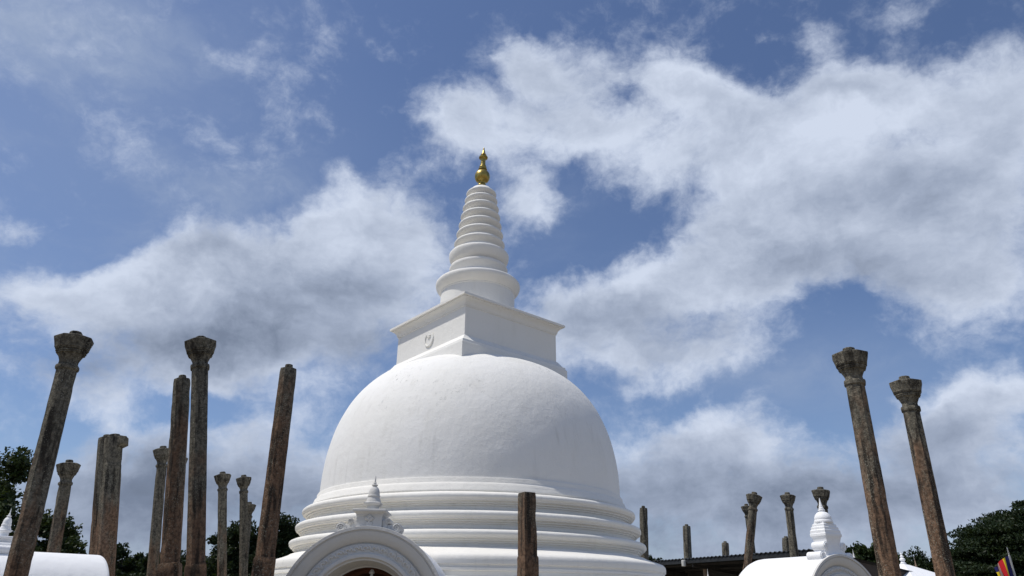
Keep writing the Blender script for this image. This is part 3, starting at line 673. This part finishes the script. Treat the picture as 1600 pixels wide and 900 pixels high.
# ------------------------------------------------------------------ trees
def foliage(name, clumps, leaf_len, per, mt, parent, seed, droop=.2, aspect=.5):
    """clumps: (x, y, z, rx, rz). one mesh of many small folded leaves"""
    rg = np.random.default_rng(seed); Vs = []; nq = 0
    for (cx, cy, cz, rx, rz) in clumps:
        n = int(3.0*per*(rx*rx*rz)**.62+8)
        d = rg.normal(size=(n, 3)); d /= np.linalg.norm(d, axis=1)[:, None]
        rr = rg.random(n)**.42
        d[:, 2] = np.where(d[:, 2] < -.2, d[:, 2]*.5, d[:, 2])
        lump = 1+.22*np.sin(d[:, 0]*5+cx*3)*np.cos(d[:, 1]*6+cy)+.15*np.sin(d[:, 2]*9+cz)
        c = np.array([cx, cy, cz])+d*np.array([rx, rx, rz])*(rr*lump)[:, None]
        a = rg.normal(size=(n, 3)); a[:, 2] -= droop; a /= np.linalg.norm(a, axis=1)[:, None]
        b = np.cross(a, rg.normal(size=(n, 3))); b /= np.linalg.norm(b, axis=1)[:, None]
        s = (leaf_len*(.6+.8*rg.random(n)))[:, None]
        w = s*aspect
        q = np.stack([c-a*s*.5, c+b*w*.5, c+a*s*.5, c-b*w*.5], 1)
        Vs.append(q)
    Q = np.concatenate(Vs); n = len(Q)
    me = bpy.data.meshes.new(name); me.vertices.add(n*4); me.vertices.foreach_set('co', Q.reshape(-1).astype('f4'))
    me.loops.add(n*4); me.loops.foreach_set('vertex_index', np.arange(n*4, dtype='i4'))
    me.polygons.add(n); me.polygons.foreach_set('loop_start', np.arange(0, n*4, 4, dtype='i4')); me.polygons.foreach_set('loop_total', np.full(n, 4, 'i4'))
    me.update(); me.validate()
    return link(name, me, mt, parent)
def tree(name, x, y, crown, label, group, seed, mt=LEAF, leaf_len=.22, per=150, spread=.9, nclump=60, trunk_r=.35, layered=False):
    """crown: list of lobes (dx, dy, z, radius, vertical radius) relative to the trunk foot"""
    rnd = random.Random(seed); root = thing(name, (x, y, 0), label, 'tree', group)
    cl = []
    tot = sum(r*r*h for _, _, _, r, h in crown)
    for dx, dy, z, r, h in crown:
        k = max(4, int(nclump*(r*r*h)/tot))
        for i in range(k):
            u = Vector((rnd.gauss(0, 1), rnd.gauss(0, 1), rnd.gauss(0, 1))).normalized()*(rnd.random()**.4)
            cr = r*rnd.uniform(.18, .36)
            cl.append((dx+u.x*r*.86, dy+u.y*r*.86, z+u.z*h*.86, cr*(1.5 if layered else 1), cr*(.45 if layered else 1.0)))
    foliage('crown', cl, leaf_len, per, mt, root, seed)
    bm = bmesh.new(); zc = min(z-h*.3 for _, _, z, _, h in crown)
    mx = sum(c[0] for c in crown)/len(crown); my = sum(c[1] for c in crown)/len(crown)
    fork = Vector((mx*.3, my*.3, max(1.0, zc*.75)))
    tube(bm, [Vector((0, 0, -.1)), Vector((.05, 0, .5)), fork*.5+Vector((0, 0, .2)), fork], [trunk_r*1.4, trunk_r, trunk_r*.85, trunk_r*.7], 10)
    tr = finish(bm, 'trunk', BARK, root, 60)
    bm = bmesh.new()
    for c in rnd.sample(cl, min(len(cl), 34)):
        e_ = Vector(c[:3]); m_ = fork.lerp(e_, .5)+Vector((rnd.uniform(-.3, .3), rnd.uniform(-.3, .3), .3))
        tube(bm, [fork-Vector((0, 0, .1)), m_, e_], [trunk_r*.35, trunk_r*.18, .02], 6)
    finish(bm, 'limbs', BARK, root, 60)
    return root
GT = 'trees beyond the stupa terrace'
tree('broadleaf_tree', -26.4, 30.5, [(0, 0, 5.0, 4.2, 3.5), (2.8, -.3, 3.8, 3.0, 2.7), (1.2, 0, 7.2, 2.8, 1.5), (3.4, 0, 6.3, 2.1, 1.9), (3.0, 0, 2.0, 2.6, 1.9)], 'dark glossy-leaved tree cut by the left edge of the picture, tallest on the left', GT, 1, LEAFB, .20, 420, nclump=150)
tree('broadleaf_tree', -23.1, 36.5, [(0, 0, 3.7, 2.0, 2.3), (-2.0, 0, 3.4, 2.0, 2.0), (1.2, 0, 3.0, 1.25, 1.7), (-.2, 0, 4.6, 1.2, 1.2), (0, 0, 2.0, 2.5, 1.6)], 'rounded dark tree behind the short leaning pillar above the white barrel roof at left', GT, 2, LEAFB, .20, 430, nclump=120)
tree('broadleaf_tree', -31.5, 60, [(0, 0, 4.5, 1.9, 1.6), (-1.9, 0, 3.9, 1.7, 1.5), (2.1, 0, 4.3, 1.7, 1.4), (0, 0, 2.8, 3.4, 1.8), (3.2, 0, 3.4, 1.6, 1.3)], 'low distant tree between the broken-capital pillar and the leaning capped pillar', GT, 3, LEAF, .28, 300, nclump=140)
tree('broadleaf_tree', -27.4, 60, [(0, 0, 3.9, 2.2, 1.3), (2.4, 0, 3.7, 1.8, 1.2), (1, 0, 2.6, 3.0, 1.5)], 'low strip of distant tree showing at the foot of the tallest capped pillar', GT, 4, LEAF, .28, 300, nclump=120)
tree('broadleaf_tree', -17.2, 52, [(0, 0, 5.3, 2.4, 2.5), (1.6, 0, 5.2, 1.6, 1.9), (-2.4, 0, 5.0, 2.0, 2.0), (-4.4, 0, 3.4, 1.9, 1.6), (-3, 0, 3.0, 2.6, 2.0), (1.0, 0, 3.0, 2.6, 2.0)], 'dark bushy tree behind the leaning plain pillar, left of the stupa rings', GT, 5, LEAF, .24, 360, nclump=170)
tree('broadleaf_tree', 8.5, 45, [(0, 0, 4.1, .9, .9), (.7, 0, 3.7, .9, .7), (.3, 0, 3.0, 1.2, 1.0)], 'tiny tuft of tree peeking out right of the stupa base', GT, 6, LEAF, .20, 300, nclump=26, trunk_r=.15)
tree('broadleaf_tree', 24.0, 50, [(0, 0, 4.7, 1.6, 1.5), (1.5, 0, 4.5, 1.5, 1.5), (-1.4, 0, 4.2, 1.3, 1.6), (0, 0, 3.0, 2.9, 1.6)], 'green tree right of the tall crest of the right-hand shrine', GT, 7, LEAFB, .24, 400, nclump=110)
tree('broadleaf_tree', 31.0, 57, [(0, 0, 4.6, 2.0, 1.6), (-2.2, 0, 4.5, 1.7, 1.3), (2.3, 0, 5.0, 1.7, 1.5), (3.4, 0, 4.0, 2.1, 1.6), (-1, 0, 3.2, 3.6, 1.7), (2.5, 0, 3.0, 3.0, 1.6)], 'sparse small-leaved tree between the two tall right-hand pillars', GT, 8, LEAF, .22, 230, nclump=140)
tree('spreading_tree', 36.4, 50, [(0, 0, 4.9, 4.9, 3.3), (-3.6, 0, 4.7, 2.7, 2.2), (-1.2, -1, 6.7, 2.6, 1.3), (1.0, 0, 7.6, 2.4, 1.3), (3.2, 0, 7.8, 2.3, 1.5), (-4.4, -1, 3.2, 2.6, 2.0), (0, -1.5, 2.6, 4.6, 1.9)], 'large dark spreading tree with layered boughs at the right edge behind the flag', GT, 9, LEAF, .20, 420, nclump=260, layered=True, trunk_r=.6)
tree('dry_tree', 34.4, 45.5, [(0, 0, 6.4, 1.1, 1.6), (.4, 0, 7.5, .9, 1.0)], 'greyish dry-leaved treetop at the very right edge above the dark tree', GT, 10, LEAFG, .16, 400, nclump=30, trunk_r=.2)
